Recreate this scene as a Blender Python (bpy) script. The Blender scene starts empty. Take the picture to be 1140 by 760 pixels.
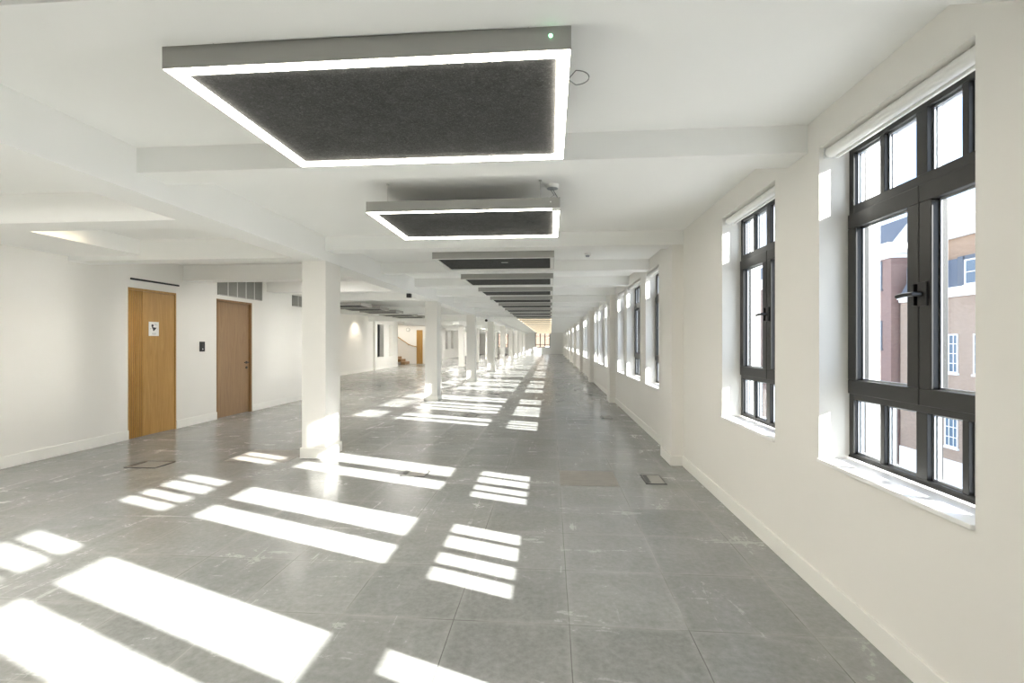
import bpy, math, random
from mathutils import Vector, Matrix

random.seed(7)
S = bpy.context.scene
C = S.collection
PI = math.pi

# ------------------------------------------------------------------ materials
def mat(name, col, rough=0.5, metal=0.0, spec=0.5, emit=None, estr=0.0):
    m = bpy.data.materials.new(name); m.use_nodes = True
    b = m.node_tree.nodes['Principled BSDF']
    b.inputs['Base Color'].default_value = (*col, 1)
    b.inputs['Roughness'].default_value = rough
    b.inputs['Metallic'].default_value = metal
    b.inputs['Specular IOR Level'].default_value = spec
    if emit:
        b.inputs['Emission Color'].default_value = (*emit, 1)
        b.inputs['Emission Strength'].default_value = estr
    return m

class NT:
    """small helper for node trees"""
    def __init__(s, m):
        s.t = m.node_tree; s.b = s.t.nodes.get('Principled BSDF')
        s.tc = s.t.nodes.new('ShaderNodeTexCoord')
    def n(s, kind, **kw):
        x = s.t.nodes.new(kind)
        for k, v in kw.items(): setattr(x, k, v)
        return x
    def l(s, a, b): s.t.links.new(a, b)
    def mapping(s, scale=(1, 1, 1), loc=(0, 0, 0), rot=(0, 0, 0)):
        m = s.n('ShaderNodeMapping'); m.inputs['Scale'].default_value = scale
        m.inputs['Location'].default_value = loc; m.inputs['Rotation'].default_value = rot
        s.l(s.tc.outputs['Object'], m.inputs['Vector']); return m.outputs[0]
    def noise(s, vec, scale, detail=4, rough=0.5, dist=0.0):
        x = s.n('ShaderNodeTexNoise'); x.inputs['Scale'].default_value = scale
        x.inputs['Detail'].default_value = detail; x.inputs['Roughness'].default_value = rough
        x.inputs['Distortion'].default_value = dist
        s.l(vec, x.inputs['Vector']); return x.outputs['Fac']
    def ramp(s, fac, stops):
        r = s.n('ShaderNodeValToRGB'); e = r.color_ramp.elements
        while len(e) < len(stops): e.new(0.5)
        for i, (p, c) in enumerate(stops):
            e[i].position = p
            e[i].color = (c, c, c, 1) if isinstance(c, (int, float)) else (*c, 1)
        s.l(fac, r.inputs[0]); return r.outputs[0]
    def mix(s, fac, a, b, mode='MIX'):
        x = s.n('ShaderNodeMix', data_type='RGBA', blend_type=mode)
        for sock, v in ((x.inputs[0], fac), (x.inputs[6], a), (x.inputs[7], b)):
            if isinstance(v, (int, float)): sock.default_value = v
            elif isinstance(v, tuple): sock.default_value = (*v, 1)
            else: s.l(v, sock)
        return x.outputs[2]
    def math(s, op, a, b=0.0, c=0.0):
        x = s.n('ShaderNodeMath', operation=op)
        for i, v in enumerate((a, b, c)):
            if isinstance(v, (int, float)): x.inputs[i].default_value = v
            else: s.l(v, x.inputs[i])
        return x.outputs[0]
    def bump(s, h, strength=0.2, dist=0.01):
        b = s.n('ShaderNodeBump'); b.inputs['Strength'].default_value = strength
        b.inputs['Distance'].default_value = dist
        s.l(h, b.inputs['Height']); s.l(b.outputs[0], s.b.inputs['Normal'])

def paint(name, col, rough=0.55):
    m = mat(name, col, rough, spec=0.3); t = NT(m)
    n = t.noise(t.mapping(), 1.3, 3)
    c = t.mix(n, tuple(x * 0.975 for x in col), tuple(min(1, x * 1.02) for x in col))
    t.l(c, t.b.inputs['Base Color'])
    t.bump(t.noise(t.mapping(), 260, 2), 0.04, 0.002)
    return m

M = {}
M['wall'] = paint('wall_paint', (0.805, 0.79, 0.75), 0.42)
M['ceil'] = paint('ceiling_paint', (0.90, 0.90, 0.88), 0.6)
M['skirt'] = paint('skirting_gloss', (0.84, 0.83, 0.785), 0.35)
M['sillw'] = mat('sill_white', (0.86, 0.86, 0.84), 0.3)
M['frame'] = mat('dark_aluminium', (0.030, 0.0295, 0.028), 0.36, spec=0.4)
M['spacer'] = mat('silver_spacer', (0.55, 0.57, 0.6), 0.3, metal=0.8)
M['black'] = mat('black_plastic', (0.012, 0.012, 0.013), 0.35)
M['alu'] = mat('panel_aluminium', (0.385, 0.38, 0.355), 0.5, metal=0.1)
M['white'] = mat('white_plastic', (0.8, 0.8, 0.78), 0.4)
M['opal'] = mat('opal_diffuser', (0.82, 0.82, 0.79), 0.4)
M['lit'] = mat('lit_diffuser', (0.8, 0.8, 0.78), 0.4, emit=(1.0, 0.93, 0.82), estr=8.0)
M['room'] = mat('fill_light_diffuser', (0.8, 0.8, 0.78), 0.4, emit=(1.0, 0.96, 0.90), estr=9.0)  # glow of the unseen fill lights added over the left aisle
M['faint'] = mat('dimmed_diffuser', (0.8, 0.8, 0.78), 0.4, emit=(1.0, 0.80, 0.52), estr=0.7)
M['lobby'] = mat('lobby_diffuser', (0.8, 0.8, 0.78), 0.4, emit=(1.0, 0.93, 0.82), estr=4.0)
M['litwarm'] = mat('lit_warm', (0.8, 0.8, 0.78), 0.4, emit=(1.0, 0.80, 0.52), estr=6.0)
M['green'] = mat('green_led', (0.1, 0.8, 0.3), 0.4, emit=(0.25, 1.0, 0.45), estr=4.0)
M['steel'] = mat('brushed_steel', (0.6, 0.6, 0.58), 0.3, metal=0.9)
M['wire'] = mat('grey_cable', (0.30, 0.30, 0.29), 0.5)
M['sign'] = mat('sign_white', (0.85, 0.85, 0.83), 0.4)
M['ink'] = mat('sign_ink', (0.02, 0.02, 0.025), 0.5)
M['greyink'] = mat('sign_grey_ink', (0.35, 0.38, 0.40), 0.5)
M['render'] = mat('white_render', (0.78, 0.78, 0.76), 0.8)
M['bluewin'] = mat('sky_reflecting_pane', (0.10, 0.16, 0.22), 0.08, spec=0.8)
M['slate'] = mat('slate', (0.10, 0.115, 0.14), 0.7)
M['paving'] = mat('paving', (0.45, 0.44, 0.42), 0.8)

# grille: fine metal bars
m = mat('grille_metal', (0.42, 0.42, 0.39), 0.5, metal=0.2); M['grille'] = m
M['grilledark'] = mat('grille_inside', (0.17, 0.17, 0.16), 0.7)

# felt
m = mat('grey_felt', (0.06, 0.062, 0.062), 0.95, spec=0.1); t = NT(m)
v = t.mapping((1, 1, 1))
n1 = t.noise(v, 75, 5, 0.75, 1.5); n2 = t.noise(v, 9, 3)
c = t.ramp(n1, [(0.30, (0.032, 0.033, 0.033)), (0.52, (0.078, 0.079, 0.076)), (0.72, (0.21, 0.21, 0.20))])
c = t.mix(0.25, c, t.ramp(n2, [(0.3, 0.035), (0.7, 0.10)]))
t.l(c, t.b.inputs['Base Color']); t.bump(n1, 0.4, 0.003)
M['felt'] = m

# floor: 600 mm polished concrete panels, scuffed
m = mat('concrete_panel_floor', (0.3, 0.31, 0.3), 0.3, spec=0.42); t = NT(m)
sx = t.n('ShaderNodeSeparateXYZ'); t.l(t.mapping(), sx.inputs[0])
X, Y = sx.outputs[0], sx.outputs[1]
wob = t.math('MULTIPLY', t.math('SUBTRACT', t.noise(t.mapping(), 2.2, 3), 0.5), 0.010)
def joint(a, off):
    f = t.math('FRACT', t.math('DIVIDE', t.math('ADD', t.math('SUBTRACT', a, off), wob), 0.6))
    d = t.math('MULTIPLY', t.math('MINIMUM', f, t.math('SUBTRACT', 1.0, f)), 0.6)
    i = t.math('FLOOR', t.math('DIVIDE', t.math('SUBTRACT', a, off), 0.6))
    return d, i
dx, ix = joint(X, 0.095); dy, iy = joint(Y, 0.095)
d = t.math('MINIMUM', dx, dy)
line = t.ramp(t.math('MULTIPLY', d, 100.0), [(0.10, 1.0), (0.34, 0.0)])          # ~3 mm joint
halo = t.ramp(t.math('MULTIPLY', d, 10.0), [(0.0, 1.0), (0.35, 0.0)])
cell = t.n('ShaderNodeCombineXYZ'); t.l(ix, cell.inputs[0]); t.l(iy, cell.inputs[1])
wn = t.n('ShaderNodeTexWhiteNoise'); t.l(cell.outputs[0], wn.inputs['Vector'])
big = t.noise(t.mapping(), 0.55, 6, 0.6, 0.6)
med = t.noise(t.mapping((1, 1, 1), (3, 7, 0)), 2.6, 9, 0.68, 0.9)
fin = t.noise(t.mapping((1, 1, 1), (9, 1, 0)), 28, 5, 0.7)
c = t.ramp(med, [(0.25, (0.182, 0.191, 0.187)), (0.50, (0.266, 0.277, 0.272)), (0.75, (0.38, 0.39, 0.382))])
c = t.mix(t.ramp(big, [(0.35, 0.0), (0.7, 0.55)]), c, (0.235, 0.215, 0.180))
c = t.mix(0.30, c, t.ramp(wn.outputs['Value'], [(0.0, (0.15, 0.155, 0.148)), (1.0, (0.34, 0.345, 0.325))]))
c = t.mix(0.16, c, t.ramp(fin, [(0.3, 0.08), (0.7, 0.55)]))
# pale scuffs and cement smears
v1 = t.mapping((0.3, 2.2, 1), (0, 0, 0), (0, 0, 0.7)); s1 = t.noise(v1, 2.4, 7, 0.72, 2.2)
v2 = t.mapping((3.0, 0.3, 1), (5, 3, 0), (0, 0, 0.35)); s2 = t.noise(v2, 2.0, 7, 0.74, 2.0)
sc = t.math('MAXIMUM', t.ramp(s1, [(0.58, 0.0), (0.72, 0.8)]), t.ramp(s2, [(0.58, 0.0), (0.74, 0.8)]))
patch = t.ramp(t.noise(t.mapping((1, 1, 1), (2, 5, 0)), 1.1, 3), [(0.45, 0.04), (0.70, 0.50)])
c = t.mix(t.math('MULTIPLY', sc, patch), c, (0.50, 0.51, 0.49))
c = t.mix(t.math('MULTIPLY', halo, 0.22), c, (0.44, 0.445, 0.42))
jn = t.ramp(t.noise(t.mapping((1, 1, 1), (8, 8, 0)), 1.7, 4), [(0.42, (0.055, 0.052, 0.048)), (0.60, (0.40, 0.39, 0.36))])
c = t.mix(t.math('MULTIPLY', line, 0.72), c, jn)
t.l(c, t.b.inputs['Base Color'])
r = t.math('ADD', t.math('MULTIPLY', med, 0.22), t.math('MULTIPLY', fin, 0.10))
r = t.math('ADD', r, t.math('MULTIPLY', sc, 0.10))
t.l(t.math('ADD', r, 0.075), t.b.inputs['Roughness'])
h = t.math('SUBTRACT', t.math('MULTIPLY', med, 0.25), line)
t.bump(h, 0.12, 0.004)
M['floor'] = m

# brown worn panel
m = mat('brown_panel', (0.3, 0.25, 0.2), 0.4); t = NT(m)
n = t.noise(t.mapping((1, 4, 1)), 5, 6, 0.65, 1)
t.l(t.ramp(n, [(0.3, (0.21, 0.195, 0.17)), (0.7, (0.36, 0.335, 0.30))]), t.b.inputs['Base Color'])
M['brownpanel'] = m

def wood(name, a, b, axis_scale, rough=0.4):
    m = mat(name, a, rough); t = NT(m)
    n = t.noise(t.mapping(axis_scale), 3.0, 8, 0.6, 1.6)
    n2 = t.noise(t.mapping(tuple(x * 3 for x in axis_scale)), 9.0, 4, 0.6)
    c = t.ramp(n, [(0.3, a), (0.7, b)])
    c = t.mix(t.math('MULTIPLY', n2, 0.35), c, tuple(x * 0.6 for x in a))
    t.l(c, t.b.inputs['Base Color']); t.bump(n2, 0.08, 0.002)
    return m
M['oak'] = wood('golden_oak', (0.40, 0.215, 0.055), (0.54, 0.32, 0.10), (5, 5, 0.35))
M['oak2'] = wood('pale_brown_oak', (0.27, 0.165, 0.085), (0.38, 0.245, 0.135), (4, 4, 0.30))
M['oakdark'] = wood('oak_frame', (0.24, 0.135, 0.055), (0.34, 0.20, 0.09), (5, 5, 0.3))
M['stairwood'] = wood('stair_oak', (0.30, 0.17, 0.07), (0.42, 0.26, 0.12), (0.5, 5, 5))

def brick(name, a, b, mortar):
    m = mat(name, a, 0.85); t = NT(m)
    sp = t.n('ShaderNodeSeparateXYZ'); t.l(t.mapping(), sp.inputs[0])
    cb = t.n('ShaderNodeCombineXYZ')
    t.l(t.math('ADD', sp.outputs[0], sp.outputs[1]), cb.inputs[0]); t.l(sp.outputs[2], cb.inputs[1])
    bt = t.n('ShaderNodeTexBrick'); t.l(cb.outputs[0], bt.inputs['Vector'])
    bt.inputs['Color1'].default_value = (*a, 1); bt.inputs['Color2'].default_value = (*b, 1)
    bt.inputs['Mortar'].default_value = (*mortar, 1); bt.inputs['Scale'].default_value = 1.0
    bt.inputs['Brick Width'].default_value = 0.23; bt.inputs['Row Height'].default_value = 0.085
    bt.inputs['Mortar Size'].default_value = 0.008
    n = t.noise(t.mapping(), 0.6, 4)
    c = t.mix(t.math('MULTIPLY', n, 0.3), bt.outputs['Color'], mortar)
    t.l(c, t.b.inputs['Base Color']); return m
M['brick'] = brick('brown_brick', (0.26, 0.180, 0.130), (0.32, 0.23, 0.17), (0.36, 0.31, 0.26))
M['brickfar'] = brick('far_brick', (0.15, 0.085, 0.05), (0.20, 0.12, 0.075), (0.24, 0.20, 0.16))
M['brickpurple'] = brick('purple_brick', (0.20, 0.11, 0.09), (0.25, 0.14, 0.115), (0.27, 0.22, 0.20))
M['brickorange'] = brick('orange_brick', (0.30, 0.18, 0.11), (0.37, 0.23, 0.145), (0.38, 0.31, 0.24))

# glass: clear with fresnel reflection
m = bpy.data.materials.new('window_glass'); m.use_nodes = True
nt = m.node_tree; nt.nodes.clear()
o = nt.nodes.new('ShaderNodeOutputMaterial'); mx = nt.nodes.new('ShaderNodeMixShader')
tr = nt.nodes.new('ShaderNodeBsdfTransparent'); tr.inputs[0].default_value = (0.965, 0.98, 0.975, 1)
gl = nt.nodes.new('ShaderNodeBsdfGlossy'); gl.inputs['Roughness'].default_value = 0.02
fr = nt.nodes.new('ShaderNodeLayerWeight'); pw = nt.nodes.new('ShaderNodeMath'); pw.operation = 'POWER'; pw.inputs[1].default_value = 5
ma = nt.nodes.new('ShaderNodeMath'); ma.operation = 'MULTIPLY_ADD'; ma.inputs[1].default_value = .7; ma.inputs[2].default_value = .025
fr.inputs[0].default_value = .5
nt.links.new(fr.outputs['Facing'], pw.inputs[0]); nt.links.new(pw.outputs[0], ma.inputs[0]); nt.links.new(ma.outputs[0], mx.inputs[0]); nt.links.new(tr.outputs[0], mx.inputs[1])
nt.links.new(gl.outputs[0], mx.inputs[2]); nt.links.new(mx.outputs[0], o.inputs[0])
M['glass'] = m

# ------------------------------------------------------------------ mesh helpers
class MB:
    def __init__(s): s.v = []; s.f = []
    def quad_mesh(s, vs, fs):
        b = len(s.v); s.v += [tuple(p) for p in vs]; s.f += [tuple(b + i for i in f) for f in fs]; return s
    def box(s, x0, x1, y0, y1, z0, z1):
        if x0 > x1: x0, x1 = x1, x0
        if y0 > y1: y0, y1 = y1, y0
        if z0 > z1: z0, z1 = z1, z0
        return s.quad_mesh([(x0, y0, z0), (x1, y0, z0), (x1, y1, z0), (x0, y1, z0), (x0, y0, z1), (x1, y0, z1), (x1, y1, z1), (x0, y1, z1)],
                    [(0, 3, 2, 1), (4, 5, 6, 7), (0, 1, 5, 4), (1, 2, 6, 5), (2, 3, 7, 6), (3, 0, 4, 7)])
    def prism(s, pts, h0, h1, axis='z'):
        n = len(pts)
        def P(a, b, h): return {'z': (a, b, h), 'y': (a, h, b), 'x': (h, a, b)}[axis]
        vs = [P(a, b, h0) for a, b in pts] + [P(a, b, h1) for a, b in pts]
        fs = [tuple(range(n - 1, -1, -1)), tuple(range(n, 2 * n))] + [(i, (i + 1) % n, n + (i + 1) % n, n + i) for i in range(n)]
        return s.quad_mesh(vs, fs)
    def cyl(s, c, r, h, axis='z', seg=24, r2=None):
        r2 = r if r2 is None else r2
        def P(a, b, k): 
            return {'z': (c[0] + a, c[1] + b, c[2] + k), 'y': (c[0] + a, c[1] + k, c[2] + b), 'x': (c[0] + k, c[1] + a, c[2] + b)}[axis]
        vs = [P(r * math.cos(2 * PI * i / seg), r * math.sin(2 * PI * i / seg), 0) for i in range(seg)]
        vs += [P(r2 * math.cos(2 * PI * i / seg), r2 * math.sin(2 * PI * i / seg), h) for i in range(seg)]
        fs = [tuple(range(seg - 1, -1, -1)), tuple(range(seg, 2 * seg))] + [(i, (i + 1) % seg, seg + (i + 1) % seg, seg + i) for i in range(seg)]
        return s.quad_mesh(vs, fs)
    def tube(s, pts, r, seg=8):
        pts = [Vector(p) for p in pts]; rings = []
        for i, p in enumerate(pts):
            d = (pts[min(i + 1, len(pts) - 1)] - pts[max(i - 1, 0)]).normalized()
            up = Vector((0, 0, 1)) if abs(d.z) < 0.9 else Vector((1, 0, 0))
            a = d.cross(up).normalized(); b = d.cross(a)
            rings.append([p + a * r * math.cos(2 * PI * k / seg) + b * r * math.sin(2 * PI * k / seg) for k in range(seg)])
        vs = [q for ring in rings for q in ring]; fs = []
        for i in range(len(rings) - 1):
            for k in range(seg):
                k2 = (k + 1) % seg
                fs.append((i * seg + k, i * seg + k2, (i + 1) * seg + k2, (i + 1) * seg + k))
        fs += [tuple(range(seg - 1, -1, -1)), tuple((len(rings) - 1) * seg + k for k in range(seg))]
        return s.quad_mesh(vs, fs)
    def ring(s, x0, x1, y0, y1, w, z0, z1):
        s.box(x0, x1, y0, y0 + w, z0, z1); s.box(x0, x1, y1 - w, y1, z0, z1)
        s.box(x0, x0 + w, y0 + w, y1 - w, z0, z1); s.box(x1 - w, x1, y0 + w, y1 - w, z0, z1); return s
    def vring(s, x0, x1, y0, y1, z0, z1, w):     # frame in the YZ plane
        s.box(x0, x1, y0, y1, z0, z0 + w); s.box(x0, x1, y0, y1, z1 - w, z1)
        s.box(x0, x1, y0, y0 + w, z0 + w, z1 - w); s.box(x0, x1, y1 - w, y1, z0 + w, z1 - w); return s
    def build(s, name, m, parent=None, loc=None, bevel=0.0, smooth=False):
        me = bpy.data.meshes.new(name); me.from_pydata(s.v, [], s.f); me.update()
        me.materials.append(m)
        if smooth:
            for p in me.polygons: p.use_smooth = True
        o = bpy.data.objects.new(name, me); C.objects.link(o)
        if loc: o.location = loc
        if parent: o.parent = parent
        if bevel:
            b = o.modifiers.new('bevel', 'BEVEL'); b.width = bevel; b.segments = 2; b.limit_method = 'ANGLE'
            b.harden_normals = False
        return o

def tag(o, label=None, cat=None, group=None, kind=None):
    if label: o['label'] = label
    if cat: o['category'] = cat
    if group: o['group'] = group
    if kind: o['kind'] = kind
    return o
def empty(name, loc=(0, 0, 0)):
    o = bpy.data.objects.new(name, None); C.objects.link(o); o.location = loc; o.empty_display_size = 0.1
    return o
def struct(name, mb, m, label, **kw):
    return tag(mb.build(name, m, **kw), label, None, None, 'structure')
def copy_tree(o, parent=None):
    c = o.copy(); C.objects.link(c)
    if parent: c.parent = parent
    for ch in list(o.children): copy_tree(ch, c)
    return c
ORD = ('first second third fourth fifth sixth seventh eighth ninth tenth eleventh twelfth thirteenth fourteenth fifteenth sixteenth '
       'seventeenth eighteenth nineteenth twentieth twenty-first twenty-second twenty-third twenty-fourth twenty-fifth twenty-sixth '
       'twenty-seventh twenty-eighth twenty-ninth thirtieth thirty-first thirty-second thirty-third').split()

# ------------------------------------------------------------------ dimensions
WX, WXO = 1.555, 1.89            # inner and outer face of the window wall
LX = -6.272                      # near left wall
LF = -9.15                       # left wall further down
ZC = 2.77                        # ceiling
YB, YE = -3.0, 60.0              # back and end walls
BAY0, BAY = 5.82, 5.95
SILL, HEAD = 0.78, 2.58

struct('floor', MB().box(-12.6, WXO, YB, YE, -0.3, 0), M['floor'], 'grey polished concrete floor of square panels')
struct('ceiling', MB().box(-12.6, WXO, YB, YE, ZC, ZC + 0.3), M['ceil'], 'flat white ceiling between the beams')

def wall_cells(mb, a0, a1, holes, box, z1=ZC):
    """strips along a wall; holes = [(start, end, zlow, zhigh)]"""
    p = a0
    for h0, h1, zl, zh in sorted(holes):
        box(mb, p, h0, 0, z1)
        if zl > 0: box(mb, h0, h1, 0, zl)
        if zh < z1: box(mb, h0, h1, zh, z1)
        p = h1
    box(mb, p, a1, 0, z1)

# windows of the right wall: (start, end, modules)
wins = [(-1.27, -0.235, 2), (0.318, 1.353, 2), (1.905, 2.940, 2), (3.495, 4.530, 2)]
for k in range(9):
    s = BAY0 + BAY * k
    wins += [(s + 1.30, s + 2.26, 2), (s + 2.76, s + 4.24, 3), (s + 4.58, s + 5.58, 2)]
wb = MB()
wall_cells(wb, YB, YE, [(a, b, SILL - 0.02, HEAD) for a, b, n in wins], lambda m_, a, b, z0, z1: m_.box(WX, WXO, a, b, z0, z1))
struct('wall_right', wb, M['wall'], 'cream window wall along the right side')

# pilasters + skirting on the right
pil = [BAY0 + BAY * k for k in range(10)]
sk = MB(); p = YB
for i, y in enumerate(pil):
    y1 = min(y + 0.5, YE)
    struct('pilaster', MB().box(1.42, WX, y, y1, 0, ZC), M['wall'], 'shallow cream pilaster on the window wall, %s from the camera' % ORD[i])
    sk.box(WX - 0.016, WX, p, y, 0, 0.12)
    sk.box(1.404, 1.42, y - 0.016, y1 + 0.016, 0, 0.12)
    sk.box(1.42, WX - 0.016, y - 0.016, y, 0, 0.12)
    if y1 < YE: sk.box(1.42, WX - 0.016, y1, y1 + 0.016, 0, 0.12)
    p = y1 + 0.0
struct('baseboard_right', sk, M['skirt'], 'cream skirting board along the window wall', bevel=0.004)

# ------------------------------------------------------------------ window prototype
FX0, FX1 = 1.72, 1.79
def window_proto(w, n, handle=True):
    """local Y from 0 to w, world X and Z; returns the parent empty"""
    root = empty('window_1')
    c = 0.483 * w / 1.04 if n == 2 else None
    fr = MB()
    z0, z1 = 0.79, 2.575
    fr.box(FX0, FX1, 0, w, z0, 0.817); fr.box(FX0, FX1, 0, w, 2.53, z1)
    fr.box(FX0, FX1, 0, 0.05, 0.817, 2.53); fr.box(FX0, FX1, w - 0.040, w, 0.817, 2.53)
    fr.box(FX0, FX1, 0.05, w - 0.040, 1.125, 1.165); fr.box(FX0, FX1, 0.05, w - 0.040, 2.178, 2.23)
    fr.box(FX0 - 0.004, FX0, 0, w, 0.79, 0.803)
    edges = [0.02 + (w - 0.02 + 0.0) * i / n for i in range(n + 1)]
    if n == 2: edges = [0.02, c + 0.006, w - 0.008]
    else: edges = [0.02] + [0.02 + (w - 0.032) * i / n for i in (1, 2)] + [w - 0.012]
    panes = []
    lo_hi = ((0.817, 1.125), (2.23, 2.53))
    for i in range(n):
        a = edges[i] + (0.033 if i else 0.03); b = edges[i + 1] - (0.033 if i < n - 1 else 0.028)
        m_ = (a + b) / 2
        for zl, zh in lo_hi:
            fr.box(FX0 + 0.002, FX1 - 0.002, m_ - 0.016, m_ + 0.016, zl, zh)
            panes += [(a, m_ - 0.016, zl, zh), (m_ + 0.016, b, zl, zh)]
            if i: fr.box(FX0 - 0.001, FX1, edges[i] - 0.033, edges[i] + 0.033, zl, zh)
    fr.build('window_frame', M['frame'], root, bevel=0.003)
    g = MB(); sp = MB()
    for a, b, zl, zh in panes:
        g.box(1.752, 1.758, a, b, zl, zh)
        sp.vring(1.744, 1.750, a, b, zl, zh, 0.010); sp.vring(1.760, 1.776, a, b, zl, zh, 0.008)
    g.build('fixed_pane', M['glass'], root); sp.build('glazing_bead', M['spacer'], root)
    for i in range(n):
        a, b = edges[i] + 0.002, edges[i + 1] - 0.002
        if i == 0: a = 0.03
        s_ = MB(); fw = 0.072
        x0, x1 = FX0 - 0.014, FX1 - 0.01
        s_.box(x0, x1, a, b, 1.158, 1.237); s_.box(x0, x1, a, b, 2.097, 2.180)
        s_.box(x0, x1, a, a + fw, 1.237, 2.097); s_.box(x0, x1, b - fw, b, 1.237, 2.097)
        sash = s_.build('casement', M['frame'], root, bevel=0.004)
        MB().box(1.750, 1.756, a + fw, b - fw, 1.237, 2.097).build('casement_pane', M['glass'], sash)
        MB().vring(1.742, 1.748, a + fw, b - fw, 1.237, 2.097, 0.010).build('glazing_bead', M['spacer'], sash)
        if handle and i == 0:
            h = MB(); hz = 1.672; hy = b - 0.03
            h.box(x0 - 0.010, x0, hy - 0.026, hy + 0.026, hz - 0.055, hz + 0.055)
            h.box(x0 - 0.018, x0, b + 0.008, b + 0.026, hz - 0.05, hz + 0.05)
            h.cyl((x0 - 0.052, hy, hz), 0.011, 0.045, 'x', 14)
            h.tube([(x0 - 0.050, hy - 0.01, hz), (x0 - 0.052, hy + 0.05, hz), (x0 - 0.050, hy + 0.10, hz - 0.004)], 0.0105, 10)
            h.build('window_handle', M['black'], sash, bevel=0.002)
        if i < n - 1 and n == 2:
            MB().box(x0 - 0.001, x0 + 0.004, b + 0.0005, b + 0.0035, 1.16, 2.178).build('gasket', M['black'], root)
    sl = MB().box(WX - 0.016, FX0 + 0.002, 0.0, w, SILL - 0.022, SILL)
    sl.build('window_sill', M['sillw'], root, bevel=0.004)
    return root

def blind_proto(w):
    root = empty('roller_blind')
    b = MB(); b.cyl((1.613, 0.012, 2.546), 0.031, w - 0.024, 'y', 28)
    b.build('blind_roll', M['sillw'], root, smooth=False)
    MB().box(1.638, 1.642, 0.02, w - 0.02, 2.518, 2.54).box(1.634, 1.646, 0.02, w - 0.02, 2.508, 2.520).build('bottom_bar', M['sillw'], root)
    for ya, yb in ((0.001, 0.006), (w - 0.006, w - 0.001)):
        MB().box(1.578, 1.648, ya, yb, 2.514, HEAD).build('bracket', M['white'], root)
    return root

protos = {}; blinds = {}
def key(w, n): return (round(w, 2), n)
nwin = 0; seen_i = 0
for i, (a, b, n) in enumerate(wins):
    w = b - a; k = key(w, n)
    if k not in protos: protos[k] = wo = window_proto(w, n)
    else: wo = copy_tree(protos[k])
    bo = None
    if i > 1:
        if k not in blinds: blinds[k] = bo = blind_proto(w)
        else: bo = copy_tree(blinds[k])
    nwin += 1; wo.name = 'window_%d' % nwin
    wo.location = (0, a, 0)
    if bo: bo.location = (0, a, 0)
    if i < 2:
        where = 'out of view beside the camera' if i else 'out of view behind the camera'
    else:
        where = '%s along the right wall from the camera' % ORD[i - 2]
    tag(wo, 'dark grey framed window with %s casements, %s' % ('three' if n == 3 else 'two', where), None, None, 'structure')
    if bo: tag(bo, 'rolled-up white blind over the %s window along the right wall from the camera' % ORD[i - 2], 'blind', 'roller blinds of the window wall')

# ------------------------------------------------------------------ beams
nb = 0
beams = [-0.1, 1.51, 3.07] + [BAY0 + BAY / 3 * k for k in range(27)]
for i, y in enumerate(beams):
    struct('ceiling_beam', MB().box(-2.80, WX, y - .004, y + 0.25, 2.60, ZC), M['ceil'],
           'white ceiling beam across the window aisle, %s from the camera' % ORD[i] if i else 'white ceiling beam behind the camera')
lbeams = [-0.1, 3.94, BAY0, BAY0 + BAY / 3, BAY0 + BAY * 2 / 3, BAY0 + BAY] + [BAY0 + BAY * k for k in range(2, 10)]
for i, y in enumerate(lbeams):
    x0 = (-6.0 if i == 4 else LX) if y < 12 else LF
    struct('ceiling_beam', MB().box(x0, -3.11, y, y + 0.30, 2.51, ZC), M['ceil'], 'white ceiling beam across the left aisle, %s from the camera' % ORD[i])
struct('ceiling_girder', MB().box(-3.11, -2.80, YB, YE, 2.47, ZC), M['ceil'], 'long white girder over the first row of columns')
struct('ceiling_bulkhead', MB().box(LX, -5.27, YB, BAY0, 2.575, ZC), M['ceil'], 'white boxed bulkhead along the top of the left wall')
struct('ceiling_girder', MB().box(-5.53, -5.19, 27.0, YE, 2.46, ZC), M['ceil'], 'white girder over the second, farther row of columns')

# ------------------------------------------------------------------ columns
def column(x0, x1, y0, y1, label):
    r = empty('column', ((x0 + x1) / 2, (y0 + y1) / 2, 0)); cx, cy = r.location.x, r.location.y
    hx, hy = (x1 - x0) / 2, (y1 - y0) / 2
    MB().box(-hx, hx, -hy, hy, 0, 2.47).build('shaft', M['wall'], r, bevel=0.004)
    MB().ring(-hx - .018, hx + .018, -hy - .018, hy + .018, .018, 0, .13).build('column_skirting', M['skirt'], r, bevel=0.004)
    tag(r, label, None, None, 'structure')
for k in range(9):
    y = BAY0 + BAY * k
    column(-3.11, -2.80, y + 0.01, y + 0.43, 'square white column of the row beside the sunlit aisle, %s from the camera' % ORD[k])
for k in range(5):
    y = 29.62 + BAY * k - 0.9
    column(-5.52, -5.20, y, y + 0.40, 'square white column of the far second row, %s from the camera' % ORD[k])

# ------------------------------------------------------------------ left wall
D1 = (6.716, 7.642, 0, 2.275); D2 = (8.627, 9.70, 0, 2.275)
lw = MB()
wall_cells(lw, YB, 12.6, [D1, D2], lambda m_, a, b, z0, z1: m_.box(LX - 0.2, LX, a, b, z0, z1))
struct('wall_left', lw, M['wall'], 'white near left wall with two oak doors')
sk = MB()
for a, b in ((YB, 6.716), (7.642, 8.627), (9.70, 12.6)): sk.box(LX, LX + 0.016, a, b, 0, 0.14)
struct('baseboard_left', sk, M['skirt'], 'white skirting board along the near left wall', bevel=0.004)
struct('wall_left_return', MB().box(LF - 0.0, LX - 0.2, 12.4, 12.6, 0, ZC), M['wall'], 'white wall stepping back beyond the near left wall')
lf = MB()
LH = [(24.95, 25.95, .66, 2.43), (26.8, 27.4, .66, 2.43), (28.4, 34.0, 0, 2.62), (41.6, 42.6, .86, 2.6), (44.0, 45.0, .86, 2.6)]
wall_cells(lf, 12.6, YE, LH, lambda m_, a, b, z0, z1: m_.box(LF - 0.35, LF, a, b, z0, z1))
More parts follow.
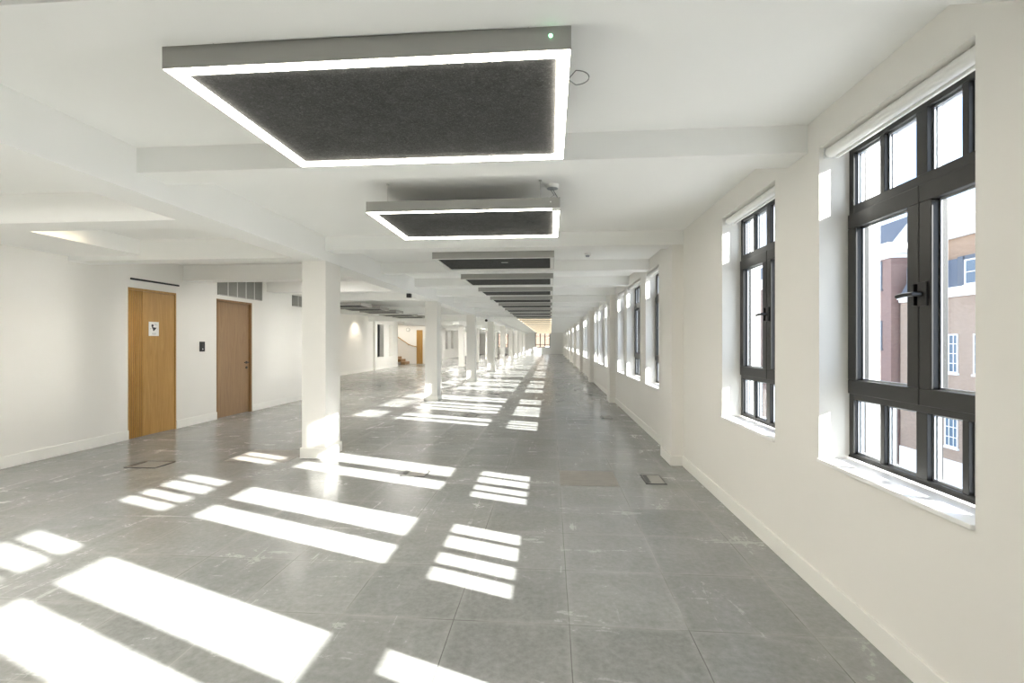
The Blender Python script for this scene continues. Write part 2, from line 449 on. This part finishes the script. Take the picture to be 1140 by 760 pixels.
struct('wall_left_far', lf, M['wall'], 'white far left wall with internal windows and the stair opening')
sk = MB()
for a, b in ((12.6, 28.4), (34.0, YE)): sk.box(LF, LF + 0.016, a, b, 0, 0.14)
struct('baseboard_left_far', sk, M['skirt'], 'white skirting board along the far left wall')
struct('trim_1', MB().box(LF, LF + 0.10, 24.35, 24.50, 0, ZC), M['wall'], 'slim white pier on the far left wall beside the dark tall window')
struct('wall_outer', MB().box(-12.6, -12.4, 12.4, YE, 0, ZC), M['wall'], 'outer left wall behind the far windows and stair')
struct('wall_outer_return', MB().box(-12.4, LF - 0.0, 12.4, 12.6, 0, ZC), M['wall'], 'short wall closing the rooms behind the far left wall')
struct('wall_lobby', MB().box(-12.4, LF - 0.35, 27.9, 28.1, 0, ZC), M['wall'], 'white side wall of the stair lobby')
cw = MB()
wall_cells(cw, -12.4, -7.70, [(-9.02, -8.60, 0, 2.28)], lambda m_, a, b, z0, z1: m_.box(a, b, 32.0, 34.0, z0, z1))
struct('wall_core', cw, M['wall'], 'white wall facing the camera beside the stair')
struct('wall_back', MB().box(-12.6, WXO, YB - 0.2, YB, -0.3, ZC + .3), M['wall'], 'white wall behind the camera')
# end wall with windows
ew = MB(); EH = [(-6.55, -4.70, 0.80, 2.66), (-1.92, -0.06, 0.80, 2.66)]
wall_cells(ew, -12.6, WXO, EH, lambda m_, a, b, z0, z1: m_.box(a, b, YE, YE + 0.35, z0, z1))
struct('wall_end', ew, M['wall'], 'white end wall closing the long room')

def end_window(x0, x1, label, num):
    r = empty('window_%d' % num, (x0, YE, 0)); w = x1 - x0
    f = MB(); ya, yb = .12, .20
    f.box(0, w, ya, yb, .80, .86); f.box(0, w, ya, yb, 2.58, 2.66)
    for i in range(4):
        xx = (w - .10) * i / 3; f.box(xx, xx + .10, ya, yb, .86, 2.58)
    f.box(0, w, ya, yb, 1.12, 1.19); f.box(0, w, ya, yb, 2.20, 2.26)
    f.build('window_frame', M['frame'], r)
    MB().box(0, w, .155, .160, .86, 2.58).build('fixed_pane', M['glass'], r)
    MB().box(0, w, -0.01, .12, .78, .80).build('window_sill', M['sillw'], r)
    tag(r, label, None, None, 'structure')
end_window(-6.55, -4.70, 'dark framed window in the end wall, behind the left columns', 40)
end_window(-1.92, -0.06, 'dark framed window in the end wall at the end of the sunlit aisle', 41)

# internal windows of the far left wall
for q, (a, b, zl, zh) in enumerate([LH[0], LH[1], LH[3], LH[4]]):
    r = empty('window_%d' % (50 + q), (LF, a, 0)); w = b - a
    fm = M['frame'] if q != 1 else M['grille']
    MB().vring(-0.30, -0.24, 0, w, zl, zh, 0.05).box(-.30, -.24, w * .45, w * .45 + .05, zl, zh).build('window_frame', fm, r)
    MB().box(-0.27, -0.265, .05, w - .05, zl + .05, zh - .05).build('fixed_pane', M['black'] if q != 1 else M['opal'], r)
    tag(r, ['tall dark framed internal window on the far left wall, first from the camera', 'narrow pale glazed internal window on the far left wall',
            'dark framed internal window in the farthest stretch of the left wall', 'last dark framed internal window of the left wall'][q], None, None, 'structure')

# ------------------------------------------------------------------ doors
d = empty('door_1', (LX, 6.716, 0)); w = D1[1] - D1[0]
MB().box(-.05, .004, 0, .022, 0, 2.275).box(-.05, .004, w - .03, w, 0, 2.275).box(-.05, .004, .022, w - .03, 2.24, 2.275).build('door_frame', M['oak'], d)
lf_ = MB().box(-.045, -.004, .024, w - .034, 0.006, 2.236)
leaf = lf_.build('door_leaf', M['oak'], d)
fl = MB()
for i in range(7):
    y0 = .030 + i * .036
    fl.quad_mesh([(-.006, y0, .006), (.010, y0 + .003, .006), (.010, y0 + .016, .006), (-.006, y0 + .019, .006),
                      (-.006, y0, 2.236), (.010, y0 + .003, 2.236), (.010, y0 + .016, 2.236), (-.006, y0 + .019, 2.236)],
                     [(0, 3, 2, 1), (4, 5, 6, 7), (0, 1, 5, 4), (1, 2, 6, 5), (2, 3, 7, 6), (3, 0, 4, 7)])
fl.build('fluting', M['oak'], leaf)
MB().box(-.0042, -.0025, .026, .272, .006, 2.236).build('groove_shade', M['oakdark'], leaf)  # dark strip puts the shade between the flutes into colour
sg = empty('toilet_sign', (0.002, 0, 0)); sg.parent = leaf
pl = MB().box(-.006, .004, .375, .565, 1.552, 1.775).build('sign_plate', M['sign'], leaf, bevel=0.002)
bpy.data.objects.remove(sg)
ik = MB()
ik.cyl((.004, .440, 1.716), .020, .002, 'x', 20)
ik.prism([(.448, 1.690), (.520, 1.682), (.462, 1.628), (.448, 1.642)], .004, .006, 'x')
ik.prism([(.425, 1.700), (.448, 1.700), (.455, 1.668), (.440, 1.664)], .004, .006, 'x')
ik.build('pictogram', M['ink'], pl)
gi = MB()
for a, b, z0, z1 in ((.478, .53, 1.722, 1.728), (.478, .515, 1.740, 1.745), (.43, .51, 1.590, 1.596), (.44, .50, 1.576, 1.581), (.40, .412, 1.66, 1.672), (.535, .545, 1.66, 1.668)):
    gi.box(.004, .0055, a, b, z0, z1)
gi.build('small_marks', M['greyink'], pl)
tag(d, 'golden oak flush door with vertical fluting and a white toilet sign', None, None, 'structure')

d = empty('door_2', (LX, 8.627, 0)); w = D2[1] - D2[0]
MB().box(-.12, .010, 0, .035, 0, 2.275).box(-.12, .010, w - .045, w, 0, 2.275).box(-.12, .010, .035, w - .045, 2.235, 2.275).build('door_frame', M['oakdark'], d, bevel=.003)
leaf = MB().box(-.085, -.035, .039, w - .049, 0.008, 2.231).build('door_leaf', M['oak2'], d)
h = MB(); hy = w - .125; hz = 1.035
h.cyl((-.035, hy, hz), .027, .008, 'x', 24); h.cyl((-.030, hy, hz), .010, .05, 'x', 14)
h.tube([(.018, hy + .01, hz), (.02, hy - .03, hz), (.02, hy - .135, hz)], .0095, 10)
h.build('door_handle', M['black'], leaf)
MB().cyl((-.035, hy, hz - .105), .025, .010, 'x', 24).build('thumb_turn', M['black'], leaf)
tag(d, 'pale brown oak door with a black lever handle under the air grille', None, None, 'structure')

d = empty('door_3', (-9.02, 32.0, 0))
MB().box(0, .05, -.01, .1, 0, 2.28).box(.37, .42, -.01, .1, 0, 2.28).box(.05, .37, -.01, .1, 2.23, 2.28).build('door_frame', M['oak'], d)
MB().box(.05, .37, .03, .08, .01, 2.23).build('door_leaf', M['oak'], d)
tag(d, 'narrow golden oak door in the far wall by the stair', None, None, 'structure')

# ------------------------------------------------------------------ wall fittings
o = MB().box(LX, LX + .012, 6.755, 7.70, 2.393, 2.420).build('air_slot_vent', M['black'])
tag(o, 'thin black linear air slot above the toilet door', 'air slot')

def grille(y0, y1, z0, z1, label):
    r = empty('air_grille', (LX, y0, z0)); w = y1 - y0; hh = z1 - z0
    MB().box(.0, .004, 0, w, 0, hh).build('backing', M['grilledark'], r)
    MB().vring(.002, .020, 0, w, 0, hh, .015).build('grille_frame', M['grille'], r)
    b = MB(); nb_ = int(w / .019)
    for i in range(nb_):
        y = .015 + (w - .03) * (i + .5) / nb_; b.box(.004, .016, y - .0035, y + .0035, .012, hh - .012)
    b.build('grille_bar', M['grille'], r)
    n = max(1, round(w / .28))
    for i in range(1, n): MB().box(.003, .021, w * i / n - .008, w * i / n + .008, 0, hh).build('divider', M['white'], r)
    tag(r, label, 'grille')
grille(8.652, 10.045, 2.352, 2.765, 'long grey metal air grille above the second oak door')
grille(11.29, 12.35, 2.336, 2.60, 'smaller grey air grille on the left wall beside the nearest column')

r = empty('switch_plate', (LX, 8.184, 1.285))
MB().box(0, .012, 0, .125, 0, .178).build('plate', M['black'], r, bevel=.003)
MB().box(.012, .016, .035, .09, .09, .15).build('keypad', M['frame'], r)
MB().cyl((.012, .065, .045), .012, .004, 'x', 16).build('button', M['white'], r)
tag(r, 'black keypad plate on the white wall between the oak doors', 'switch')

o = MB().box(-0.045, .045, -.045, .045, -.085, 0).build('ceiling_speaker', M['black'], None, (-2.95, 9.9, 2.47), bevel=.006)
tag(o, 'small black box fitting under the girder before the second column', 'speaker')
r = empty('spotlight', (-2.78, 20.8, 2.40))
MB().cyl((0, -.05, 0), .055, .11, 'y', 20).build('lamp_head', M['black'], r)
MB().box(-.03, -.01, -.02, .02, -.015, .07).build('bracket', M['white'], r)
MB().box(-.26, -.08, -.03, .03, .045, .07).build('mounting_arm', M['white'], r)
tag(r, 'round black spotlight on the girder beyond the third column', 'light')
o = MB().box(0, .05, -.06, .06, 0, .16).build('socket_box', M['black'], None, (-2.80, 29.85, .60), bevel=.005)
tag(o, 'small black box low on the fifth white column', 'socket')
r = empty('ceiling_sensor', (.545, 7.24, ZC))
MB().cyl((0, 0, -.028), .048, .028, 'z', 28).build('sensor_base', M['white'], r)
MB().cyl((0, 0, -.052), .026, .024, 'z', 24, .034).build('lens', M['greyink'], r)
tag(r, 'small round ceiling sensor beyond the second lit panel by the windows', 'sensor')
r = empty('air_vent', (LF + .001, 49.6, 1.98))
MB().box(0, .02, 0, .9, 0, .5).build('vent_frame', M['alu'], r)
MB().box(.02, .022, .08, .82, .08, .42).build('vent_louvre', M['grille'], r)
tag(r, 'small grey rectangular plate high on the farthest left wall', 'vent')

# ------------------------------------------------------------------ acoustic light panels
def panel(x0, x1, y0, y1, z, label, strip, led=False, detailed=True, side='alu'):
    r = empty('acoustic_light_panel', ((x0 + x1) / 2, (y0 + y1) / 2, z)); hx, hy = (x1 - x0) / 2, (y1 - y0) / 2
    f = MB().ring(-hx, hx, -hy, hy, .006, 0.0, .086); f.box(-hx + .006, hx - .006, -hy + .006, hy - .006, .04, .078)
    f.build('panel_frame', M[side], r)
    MB().ring(-hx + .0035, hx - .0035, -hy + .0035, hy - .0035, .047, -.0015, .02).build('light_strip', strip, r)
    MB().box(-hx + .053, hx - .053, -hy + .053, hy - .053, .010, .04).build('felt_panel', M['felt'], r)
    if detailed:
        for sx_ in (-1, 1):
            for sy in (-1, 1):
                x, y = sx_ * (hx - .16), sy * (hy - .07)
                MB().cyl((x, y, .078), .0018, ZC - z - .078, 'z', 6).cyl((x, y, .078), .006, .03, 'z', 10).cyl((x, y, ZC - z - .008), .012, .008, 'z', 12).build('suspension_wire', M['steel'], r)
    if led:
        MB().cyl((hx - .075, -hy - .0025, .052), .006, .003, 'y', 12).build('indicator_light', led, r)
    tag(r, label, 'ceiling light', 'acoustic light panels over the window aisle')
    return r, hx, hy

pys = [1.775, 3.87] + [6.10 + BAY / 3 * k for k in range(26)]
for i, y in enumerate(pys):
    ln = 1.06 if i < 2 else 1.0
    lit = i < 2 or i > 9
    if i == 0: lab = 'nearest suspended dark felt panel with a glowing white rim and green indicator'
    elif i == 1: lab = 'second suspended felt panel with a glowing rim, hanging below its ceiling rose'
    else: lab = 'suspended grey felt light panel over the window aisle, %s from the camera%s' % (ORD[i], '' if lit else ', rim unlit')
    strip = M['lit'] if i < 2 else (M['faint'] if lit else M['opal'])
    p, hx, hy = panel(-1.515, .075 if i < 2 else .045, y, y + ln, 2.52, lab, strip, M['green'] if i == 0 else (M['white'] if i == 1 else False), i < 4)
    if i == 0:
        pts = [(hx + .002, -hy + .30, .055)]
        for k in range(13):
            a = PI / 2 - PI * k / 12
            pts.append((hx + .03 + .055 * math.cos(a), -hy + .26 + .0 * a, .036 + .030 * math.sin(a)))
        pts.append((hx + .002, -hy + .22, .004))
        MB().tube(pts, .0022, 6).build('power_cable', M['wire'], p)
    if i == 1:
        MB().tube([(hx - .07, -hy + .18, .08), (hx - .10, -hy + .16, .12), (hx - .045, -hy + .18, .16), (hx - .075, -hy + .2, .21), (hx - .06, -hy + .2, ZC - 2.52 - .03)], .003, 6)\
            .tube([(hx - .03, -hy + .18, .08), (hx - .02, -hy + .17, .14), (hx - .05, -hy + .2, .20), (hx - .055, -hy + .2, ZC - 2.52 - .03)], .003, 6).build('power_cable', M['wire'], p)
        MB().box(hx - .065, hx + .004, -hy - .002, -hy + .055, -.006, .004).build('corner_sensor', M['white'], p)
r = empty('ceiling_rose', (.015, 4.07, ZC))
MB().cyl((0, 0, -.028), .050, .028, 'z', 28, .055).build('rose_body', M['white'], r)
MB().cyl((0, 0, -.032), .045, .006, 'z', 28).build('rose_cap', M['greyink'], r)
tag(r, 'round white ceiling rose above the second panel', 'ceiling rose')
o = MB().box(-.045, .045, -.006, .006, -.004, .002).build('slot_sensor', M['white'], None, (-.62, 6.50, 2.530))
tag(o, 'tiny white slot sensor on the third felt panel', 'sensor')

# left aisle
for i, y in enumerate([13.3, 14.85, 16.4, 18.3, 19.9]):
    p, hx, hy = panel(-6.65, -5.35, y, y + .85, 2.50, 'brown-looking felt light panel over the left aisle, %s from the camera' % ORD[i], M['opal'], False, False)
    p['group'] = 'felt light panels over the left aisle'
# left aisle ceiling lights, mostly unseen fill added to brighten the left wall
def ceiling_strip(x0, x1, y0, y1, label, m_=None):
    r = empty('ceiling_or_fill_light', ((x0 + x1) / 2, (y0 + y1) / 2, ZC)); hx, hy = (x1 - x0) / 2, (y1 - y0) / 2
    MB().ring(-hx, hx, -hy, hy, .01, -.06, 0).build('light_body', M['white'], r)
    MB().box(-hx + .01, hx - .01, -hy + .01, hy - .01, -.045, -.02).build('diffuser', m_ or M['litwarm'], r)
    tag(r, label, 'ceiling light')
ceiling_strip(-5.12, -5.02, 4.40, 5.0, 'slim warm ceiling light hidden behind the beam beside the left bulkhead')
ceiling_strip(-4.6, -3.6, 1.2, 2.4, 'added square fill light over the near left aisle', M['room'])  # this and the next are unseen fill, added to lift the left wall
ceiling_strip(-4.8, -4.1, 8.35, 9.0, 'added square fill light over the left aisle facing the second door', M['room'])
ceiling_strip(-11.0, -8.2, 30.9, 31.3, 'bright linear light over the stair lobby', M['lobby'])
ceiling_strip(-7.2, -6.0, 25.0, 26.2, 'added fill light facing the dark internal windows', M['room'])  # this and the next two are unseen fill, added for brightness
ceiling_strip(-8.2, -7.0, 38.0, 39.2, 'added fill light in the far left aisle', M['room'])
ceiling_strip(-8.2, -7.0, 50.0, 51.2, 'last added fill light in the far left aisle', M['room'])
for i, y in enumerate([12.25, 24.6, 30.6, 36.8, 43.0, 49.0]):  # unseen fill added behind the beams to brighten the left aisle
    ceiling_strip(-4.5, -3.4, y, y + (1.0 if i else .7), 'added square fill light just beyond a left aisle beam, %s from the camera' % ORD[i + 2 if not i else i + 3], M['room'])
for i, y in enumerate([14.5, 17.0, 19.5, 22.0]):
    r = empty('downlight', (-8.75, y, ZC))
    MB().cyl((0, 0, -.006), .06, .006, 'z', 24).build('trim_ring', M['white'], r)
    MB().cyl((0, 0, -.008), .042, .003, 'z', 24).build('lens', M['litwarm'], r)
    ld = bpy.data.lights.new('downlight_lamp', 'SPOT'); ld.energy = 26; ld.color = (1, .88, .70); ld.spot_size = 1.9; ld.spot_blend = .7; ld.shadow_soft_size = .04
    lo = bpy.data.objects.new('downlight_lamp', ld); C.objects.link(lo); lo.parent = r; lo.location = (0, 0, -.03)
    tag(r, 'round recessed downlight washing the far left wall, %s from the camera' % ORD[i], 'downlight', 'downlights washing the far left wall')

# ------------------------------------------------------------------ stair lobby
st = empty('staircase', (-9.5, 31.0, 0))
for i in range(9):
    MB().box(-.02 - .27 * (i + 1), -.27 * i, 0, .98, .17 * i, .17 * (i + 1)).build('step', M['stairwood'], st)
tag(st, 'wooden stair rising to the left in the far lobby', 'stairs')
hr = empty('handrail', (-9.2, 31.93, 0))
MB().tube([(.25, 0, 1.15), (-.10, 0, 1.22), (-.35, 0, 1.32), (-1.15, 0, 1.85), (-1.9, 0, 2.35)], .025, 10).build('rail', M['oak'], hr)
MB().cyl((-.35, 0, 1.28), .035, .06, 'y', 12).cyl((.2, 0, 1.12), .02, .06, 'y', 12).build('rail_bracket', M['oakdark'], hr)
tag(hr, 'oak handrail climbing the wall above the far stair', 'handrail')
wl = empty('wall_lamp', (-9.6, 31.99, 2.31))
MB().cyl((0, -.05, 0), .13, .05, 'y', 28).build('lamp_shade', M['alu'], wl)
MB().cyl((0, -.058, 0), .10, .01, 'y', 28).build('lamp_face', M['opal'], wl)
tag(wl, 'round wall light above the far stair handrail', 'wall light')

# ------------------------------------------------------------------ floor fittings
def floor_box(x0, x1, y0, y1, label, lidm=None):
    r = empty('floor_box', ((x0 + x1) / 2, (y0 + y1) / 2, 0)); hx, hy = (x1 - x0) / 2, (y1 - y0) / 2
    MB().ring(-hx, hx, -hy, hy, .014, 0, .006).build('box_frame', M['frame'], r)
    MB().box(-hx + .014, hx - .014, -hy + .014, hy - .014, 0, .004).build('box_lid', lidm or M['floorlid'], r)
    MB().box(-hx + .018, -hx + .060, -hy + .04, hy - .04, .004, .006).cyl((-hx + .04, hy - .06, .004), .018, .004, 'z', 12).build('cable_flap', M['black'], r)
    tag(r, label, 'floor box', 'service boxes set in the concrete floor')
M['floorlid'] = mat('lid_grey', (0.36, 0.35, 0.32), 0.45)
M['floorlid2'] = mat('lid_brown_grey', (0.27, 0.255, 0.23), 0.4)
floor_box(.975, 1.185, 5.04, 5.39, 'service box with a pale lid, beside the nearest pilaster')
floor_box(.96, 1.175, 9.29, 9.63, 'service box by the window wall, second from the camera')
floor_box(.96, 1.175, 13.6, 13.94, 'service box by the window wall, third from the camera')
floor_box(-1.63, -1.35, 5.12, 5.36, 'service box half in sunlight to the right of the nearest column')
floor_box(-1.70, -1.46, 9.3, 9.64, 'service box between sun patches level with the second column')
floor_box(-1.70, -1.46, 13.55, 13.9, 'service box in the far sunlit aisle')
floor_box(-4.93, -4.54, 5.22, 5.53, 'service box in the left aisle in front of the fluted door', M['floorlid2'])
def fpanel(x0, x1, y0, y1, label):
    o = MB().box(x0, x1, y0, y1, 0, .003).build('floor_panel', M['brownpanel'])
    tag(o, label, 'floor panel', 'brown worn floor panels')
fpanel(.098, .692, 4.93, 5.49, 'brown worn floor panel near the first pilaster')
fpanel(-3.98, -3.20, 5.60, 6.24, 'brown worn floor panel beside the nearest column')

# ------------------------------------------------------------------ outside
st_ = struct('street', MB().box(2.5, 90, -30, 120, -9.6, -9.2), M['paving'], 'pale street far below the windows')
def sash(parent, X, y0, y1, z0, z1, panes=(3, 4), fm='render'):
    w, hh = y1 - y0, z1 - z0
    f = MB().vring(X - .06, X, y0, y1, z0, z1, .10).box(X - .12, X, y0 - .08, y1 + .08, z0 - .14, z0)
    for i in range(1, panes[0]): f.box(X - .05, X - .005, y0 + w * i / panes[0] - .025, y0 + w * i / panes[0] + .025, z0, z1)
    for i in range(1, panes[1]): f.box(X - .055, X - .005, y0, y1, z0 + hh * i / panes[1] - .025, z0 + hh * i / panes[1] + .025)
    fo = f.build('sash_window', M[fm], parent)
    MB().box(X - .02, X - .003, y0, y1, z0, z1).build('pane', M['bluewin'], fo)
B1 = empty('brick_building', (0, 0, 0))
MB().box(30, 34, 14, 44.1, -9.2, 5.1).build('wall', M['brick'], B1)
MB().box(29.9, 34, 14, 44.1, -9.2, -7.4).build('plinth', M['render'], B1)
MB().box(29.7, 34, 14, 44.1, 5.1, 5.55).box(29.85, 34, 14, 44.1, 4.85, 5.1).build('cornice', M['render'], B1)
MB().prism([(30.0, 5.55), (34, 5.55), (34, 7.9), (31.2, 7.9)], 14, 44.1, 'y').build('slate_roof', M['slate'], B1)
for y in (42.3, 37.2, 32.1):
    dm = MB().box(29.95, 32, y - 1.6, y - .9, 5.55, 7.75).box(29.95, 32, y - .9, y + .5, 7.45, 7.75).box(29.95, 32, y + .4, y + 1.0, 5.55, 7.75).build('dormer', M['slate'], B1)
    sash(B1, 30.0, y - .9, y + .4, 5.62, 7.45, (1, 2))
MB().box(32.2, 34, 14, 44.1, 7.9, 9.75).build('upper_wall', M['brickorange'], B1)
MB().box(31.9, 34, 14, 44.1, 9.75, 10.1).box(32.5, 34, 26, 40.8, 10.1, 11.6).box(32.3, 34, 25.8, 41, 11.6, 11.9).build('parapet', M['render'], B1)
for k in range(-5, 2):
    y = 38.18 + 2.52 * k * 1.0
    if y + 1.3 > 44: continue
    sash(B1, 30.0, y, y + 1.22, -.84, 2.07)
    sash(B1, 30.0, y, y + 1.22, -6.4, -3.4)
sash(B1, 30.0, 40.7, 41.92, -.84, 2.07)
dsh = MB().cyl((31.8, 38.9, 11.3), .45, .05, 'x', 28, .50).box(31.85, 32.5, 38.88, 38.93, 11.25, 11.33).build('satellite_dish', M['render'], B1)
tag(B1, 'brown brick building across the street with white sash windows and slate roof', 'building')
B2 = empty('brick_building', (0, 0, 0))
MB().box(29.5, 40, 44.5, 110, -9.2, 8.8).build('wall', M['brickpurple'], B2)
MB().box(29.35, 40, 44.4, 110, 8.8, 9.2).box(29.0, 40, 44.2, 110, 9.2, 10.1).build('cornice', M['render'], B2)
MB().prism([(29.6, 10.1), (40, 10.1), (40, 12.6), (31.5, 12.6)], 44.6, 110, 'y').build('slate_roof', M['slate'], B2)
for k in range(8):
    for z0 in (6.2, .88, -4.4):
        sash(B2, 29.5, 45.6 + 3.1 * k, 46.5 + 3.1 * k, z0, z0 + 2.5, (1, 3), 'slate')
tag(B2, 'purple brick building with a deep white cornice, left of the sash-windowed one', 'building')
B3 = empty('brick_building', (0, 0, 0))
MB().box(-20, 20, 80, 86, -9.2, 14).build('wall', M['brickfar'], B3)
for k in range(12):
    for z0 in (-1.2, 3.4):
        x = -16 + 3.0 * k
        f = MB().box(x, x + 1.0, 79.92, 80, z0, z0 + 2.0).build('sash_window', M['render'], B3)
        MB().box(x + .12, x + .88, 79.90, 79.93, z0 + .12, z0 + 1.88).build('pane', M['bluewin'], f)
tag(B3, 'sunlit orange brick building seen through the end windows', 'building')

# ------------------------------------------------------------------ light
sun = bpy.data.lights.new('sun', 'SUN'); sun.energy = 13.0; sun.angle = math.radians(0.53); sun.color = (1.0, .975, .94)
so = bpy.data.objects.new('sun', sun); C.objects.link(so)
so.rotation_euler = Vector((1.0, -0.379, 0.441)).to_track_quat('Z', 'Y').to_euler()

w = bpy.data.worlds.new('sky'); S.world = w; w.use_nodes = True
nt = w.node_tree; nt.nodes.clear()
out = nt.nodes.new('ShaderNodeOutputWorld'); bg = nt.nodes.new('ShaderNodeBackground')
tc = nt.nodes.new('ShaderNodeTexCoord'); sp = nt.nodes.new('ShaderNodeSeparateXYZ')
nt.links.new(tc.outputs['Generated'], sp.inputs[0])
rp = nt.nodes.new('ShaderNodeValToRGB'); e = rp.color_ramp.elements
e[0].position = 0.0; e[0].color = (.40, .55, .80, 1); e[1].position = .8; e[1].color = (.13, .30, .68, 1)
nt.links.new(sp.outputs[2], rp.inputs[0])
mp = nt.nodes.new('ShaderNodeMapping'); mp.inputs['Scale'].default_value = (1, 1, 2.2); mp.inputs['Location'].default_value = (.3, .1, 0)
nt.links.new(tc.outputs['Generated'], mp.inputs[0])
nz = nt.nodes.new('ShaderNodeTexNoise'); nz.inputs['Scale'].default_value = 3.2; nz.inputs['Detail'].default_value = 7
nt.links.new(mp.outputs[0], nz.inputs['Vector'])
cr = nt.nodes.new('ShaderNodeValToRGB'); cr.color_ramp.elements[0].position = .42; cr.color_ramp.elements[1].position = .62
nt.links.new(nz.outputs['Fac'], cr.inputs[0])
mx = nt.nodes.new('ShaderNodeMix'); mx.data_type = 'RGBA'; mx.inputs[7].default_value = (1, 1, 1, 1)
nt.links.new(cr.outputs[0], mx.inputs[0]); nt.links.new(rp.outputs[0], mx.inputs[6])
nt.links.new(mx.outputs[2], bg.inputs[0]); bg.inputs[1].default_value = 1.1
nt.links.new(bg.outputs[0], out.inputs[0])

# ------------------------------------------------------------------ camera
cam = bpy.data.cameras.new('camera'); co = bpy.data.objects.new('camera', cam); C.objects.link(co)
F = 538.0; yaw = math.atan(43 / F)
cam.sensor_width = 36; cam.lens = 36 * F / 1140; cam.shift_y = -(380 - 381) / 1140.0 
cam.clip_start = .05; cam.clip_end = 400
co.location = (0, 0, 1.45); co.rotation_euler = (PI / 2, 0, yaw)
S.camera = co

S.view_settings.view_transform = 'Standard'; S.view_settings.look = 'None'
S.view_settings.exposure = 1.89; S.view_settings.gamma = 1
S.view_settings.use_curve_mapping = False
cy = S.cycles
cy.use_denoising = True
cy.max_bounces = 14; cy.diffuse_bounces = 8; cy.glossy_bounces = 5; cy.transparent_max_bounces = 24
cy.sample_clamp_indirect = 20.0; cy.blur_glossy = 0.1
cy.caustics_reflective = True; cy.caustics_refractive = False
